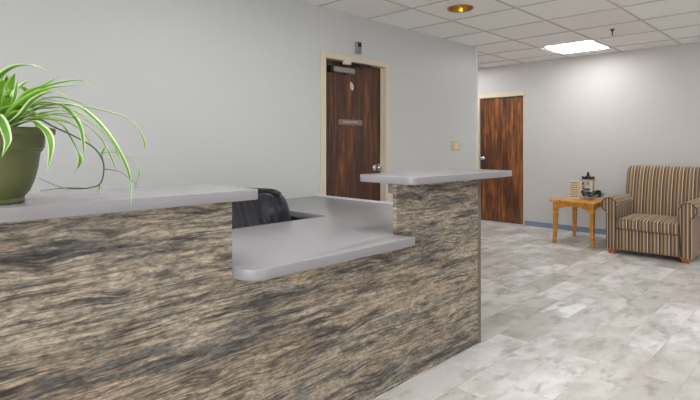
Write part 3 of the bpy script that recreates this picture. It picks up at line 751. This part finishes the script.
LV = [  # (pixels along the leaf, depth start, depth end, half width, material)
    ([(-12, 128), (-14, 100), (0, 77), (14, 67.5), (27, 65.5), (39, 68), (50, 73.5)], 1.40, 1.28, .0075, None),
    ([(4, 128), (7, 105), (11, 85), (15, 73)], 1.38, 1.36, .010, G),
    ([(9, 126), (13, 104), (18, 78)], 1.40, 1.44, .006, None),
    ([(-4, 126), (-2, 104), (2, 84), (4, 80)], 1.36, 1.33, .007, G),
    ([(6, 126), (20, 104), (42, 89), (64, 82.5), (82, 81), (98, 89)], 1.40, 1.42, .0075, None),
    ([(6, 127), (18, 108), (36, 95), (50, 83), (60, 75)], 1.40, 1.5, .006, None),
    ([(0, 126), (16, 112), (36, 104), (57, 104), (73, 116), (81.5, 133), (84.5, 160)], 1.39, 1.30, .0078, None),
    ([(8, 127), (30, 108), (56, 105), (85, 107.5), (115, 114), (133, 123), (143, 139), (145.5, 153)], 1.40, 1.50, .008, None),
    ([(8, 127), (34, 110), (60, 105), (78, 107), (96, 121), (110, 138), (123, 160), (130, 180), (131, 208)], 1.38, 1.30, .0072, None),
    ([(14, 127), (28, 122), (39, 126), (48, 135), (51, 150), (47, 173)], 1.34, 1.24, .0075, None),
    ([(-14, 124), (-6, 116), (0, 120), (5, 131), (7.5, 143), (2, 157)], 1.33, 1.22, .0085, None),
    ([(10, 127), (26, 122), (44, 119.5), (60, 121.5), (76, 126)], 1.38, 1.36, .011, G),
    ([(8, 126), (22, 119), (40, 114), (60, 111), (82, 112)], 1.38, 1.40, .0065, None),
    ([(-10, 122), (4, 110), (28, 106), (54, 105), (72, 110)], 1.36, 1.34, .0075, G),
    ([(6, 127), (14, 112), (30, 96), (44, 91), (64, 93)], 1.41, 1.48, .008, G),
    ([(8, 126), (24, 100), (40, 97), (60, 102), (78, 96)], 1.43, 1.56, .003, None),
    ([(6, 126), (16, 110), (28, 100), (40, 92), (56, 86)], 1.37, 1.3, .011, G),
    ([(4, 127), (14, 116), (26, 112), (38, 113)], 1.36, 1.3, .010, G),
    ([(5, 126), (30, 116), (62, 116), (84, 124), (100, 138), (108, 152)], 1.42, 1.55, .0055, None),
    ([(5, 126), (30, 112), (58, 110), (92, 124), (112, 143), (120, 160)], 1.42, 1.58, .0045, None),
    ([(5, 126), (34, 118), (60, 124), (72, 140), (78, 152)], 1.43, 1.6, .003, None),
    ([(2, 126), (18, 118), (34, 100), (54, 92), (70, 100)], 1.34, 1.24, .006, None),
    ([(4, 127), (22, 115), (46, 116), (66, 114), (88, 121)], 1.36, 1.32, .007, G),
    ([(6, 126), (12, 98), (24, 84), (34, 80)], 1.44, 1.56, .007, None),
    ([(8, 126), (26, 108), (50, 98), (70, 100), (92, 108)], 1.44, 1.58, .006, G),
    ([(6, 127), (24, 104), (46, 90), (70, 86), (90, 84)], 1.37, 1.30, .006, None),
    ([(6, 127), (28, 113), (58, 108), (84, 116), (104, 131), (117, 150)], 1.40, 1.44, .0055, None),
    ([(4, 127), (16, 120), (36, 117), (58, 119), (80, 130), (92, 146)], 1.36, 1.34, .0055, None),
    ([(8, 127), (20, 102), (30, 92), (44, 86), (56, 78)], 1.38, 1.34, .007, G),
    ([(77, 150), (80, 158), (79, 166), (73, 175)], 1.56, 1.52, .0045, None),
]
for pts, f0, f1, w, mt in LV:
    n = len(pts); P = [at(x, y, f0 + (f1 - f0) * k / (n - 1)) for k, (x, y) in enumerate(pts)]
    if pts[0][1] > 100 and pts[0][0] < 30: P[0] = CR + Vector((P[0].x * .35, P[0].y * .35, 0))
    leaf(P, w, mt)
# leaves on the sides that the picture only grazes
rng = random.Random(21)
for k in range(34):
    a = rng.uniform(0, 2 * PI); dv = Vector((math.cos(a), math.sin(a), 0))
    if dv.dot(RT) > .1: continue
    R0 = rng.uniform(.18, .34); hh = rng.uniform(.06, .2); dr = rng.uniform(-.12, .12)
    if dv.dot(FW) < -.2: R0 *= .7
    leaf([CR + dv * .02, CR + dv * R0 * .4 + Vector((0, 0, hh * .8)), CR + dv * R0 * .8 + Vector((0, 0, hh)), CR + dv * R0 * 1.1 + Vector((0, 0, hh * .6 + dr * .3)), CR + dv * R0 * 1.25 + Vector((0, 0, dr))], rng.uniform(.005, .009), G if k % 3 == 0 else None)
# runners with their plantlets
def runner(pts, f0, f1, r, r2, root=False):
    n = len(pts); P = [at(x, y, f0 + (f1 - f0) * k / (n - 1)) for k, (x, y) in enumerate(pts)]
    if root: P[0] = CR + P[0] * .3 * 0 + Vector((.02, 0, 0))
    bm = B(); tube(bm, spline(P, 30), r, 7, r2); return obj('runner', bm, M['stem'], sp, True)
ru = runner([(8, 126), (34, 119), (54, 127), (74, 136), (93, 147), (101.5, 158), (104, 169), (100, 184), (86.4, 188.5)], 1.40, 1.55, .0026, .0020, True)
def twig(pts, f0, f1, w, mt=None):
    n = len(pts); leaf([at(x, y, f0 + (f1 - f0) * k / (n - 1)) for k, (x, y) in enumerate(pts)], w, mt, 14, ru)
def shoot(pts, f0, f1, r, r2):
    n = len(pts); bm = B(); tube(bm, spline([at(x, y, f0 + (f1 - f0) * k / (n - 1)) for k, (x, y) in enumerate(pts)], 16), r, 6, r2); obj('shoot', bm, M['stem'], ru, True)
shoot([(87, 188.5), (75, 189), (60, 187), (38, 178)], 1.55, 1.62, .0017, .0008)
shoot([(87, 188.5), (72, 188), (58, 188.5), (40, 191)], 1.55, 1.5, .0022, .0008)
shoot([(104, 169), (112, 170), (122, 173), (137, 185)], 1.52, 1.56, .0016, .0006)
shoot([(104, 169), (103, 161), (101, 152)], 1.52, 1.54, .0022, .0012)
twig([(100, 184), (99, 189), (99.5, 193)], 1.55, 1.55, .002)
twig([(100, 153), (112, 152.5), (126, 153)], 1.51, 1.56, .0045, G)
twig([(104, 160), (118, 156), (134, 158), (151, 162.5)], 1.52, 1.6, .0028)
twig([(122, 152), (132, 157), (139, 171), (136, 184), (133, 191)], 1.55, 1.56, .002)
twig([(101, 156), (106, 148), (112, 160), (116, 171)], 1.52, 1.5, .003)

# ---------------------------------------------------------------- light, camera, colour
wd = bpy.data.worlds.new('World'); S.world = wd; wd.use_nodes = True
wd.node_tree.nodes['Background'].inputs[0].default_value = (.8, .88, 1, 1); wd.node_tree.nodes['Background'].inputs[1].default_value = .3
cam = bpy.data.cameras.new('camera'); co = bpy.data.objects.new('camera', cam); COL.objects.link(co)
co.location = (0, 0, H); co.rotation_euler = (PI / 2, 0, HEAD - PI / 2)
cam.sensor_width = 36; cam.lens = 505 / 700 * 36; cam.shift_y = -55 / 700; cam.clip_start = .02
S.camera = co
S.view_settings.view_transform = 'Standard'; S.view_settings.look = 'None'; S.view_settings.gamma = 1; S.view_settings.use_curve_mapping = False
S.view_settings.exposure = 0.12
S.cycles.max_bounces = 8; S.cycles.diffuse_bounces = 6
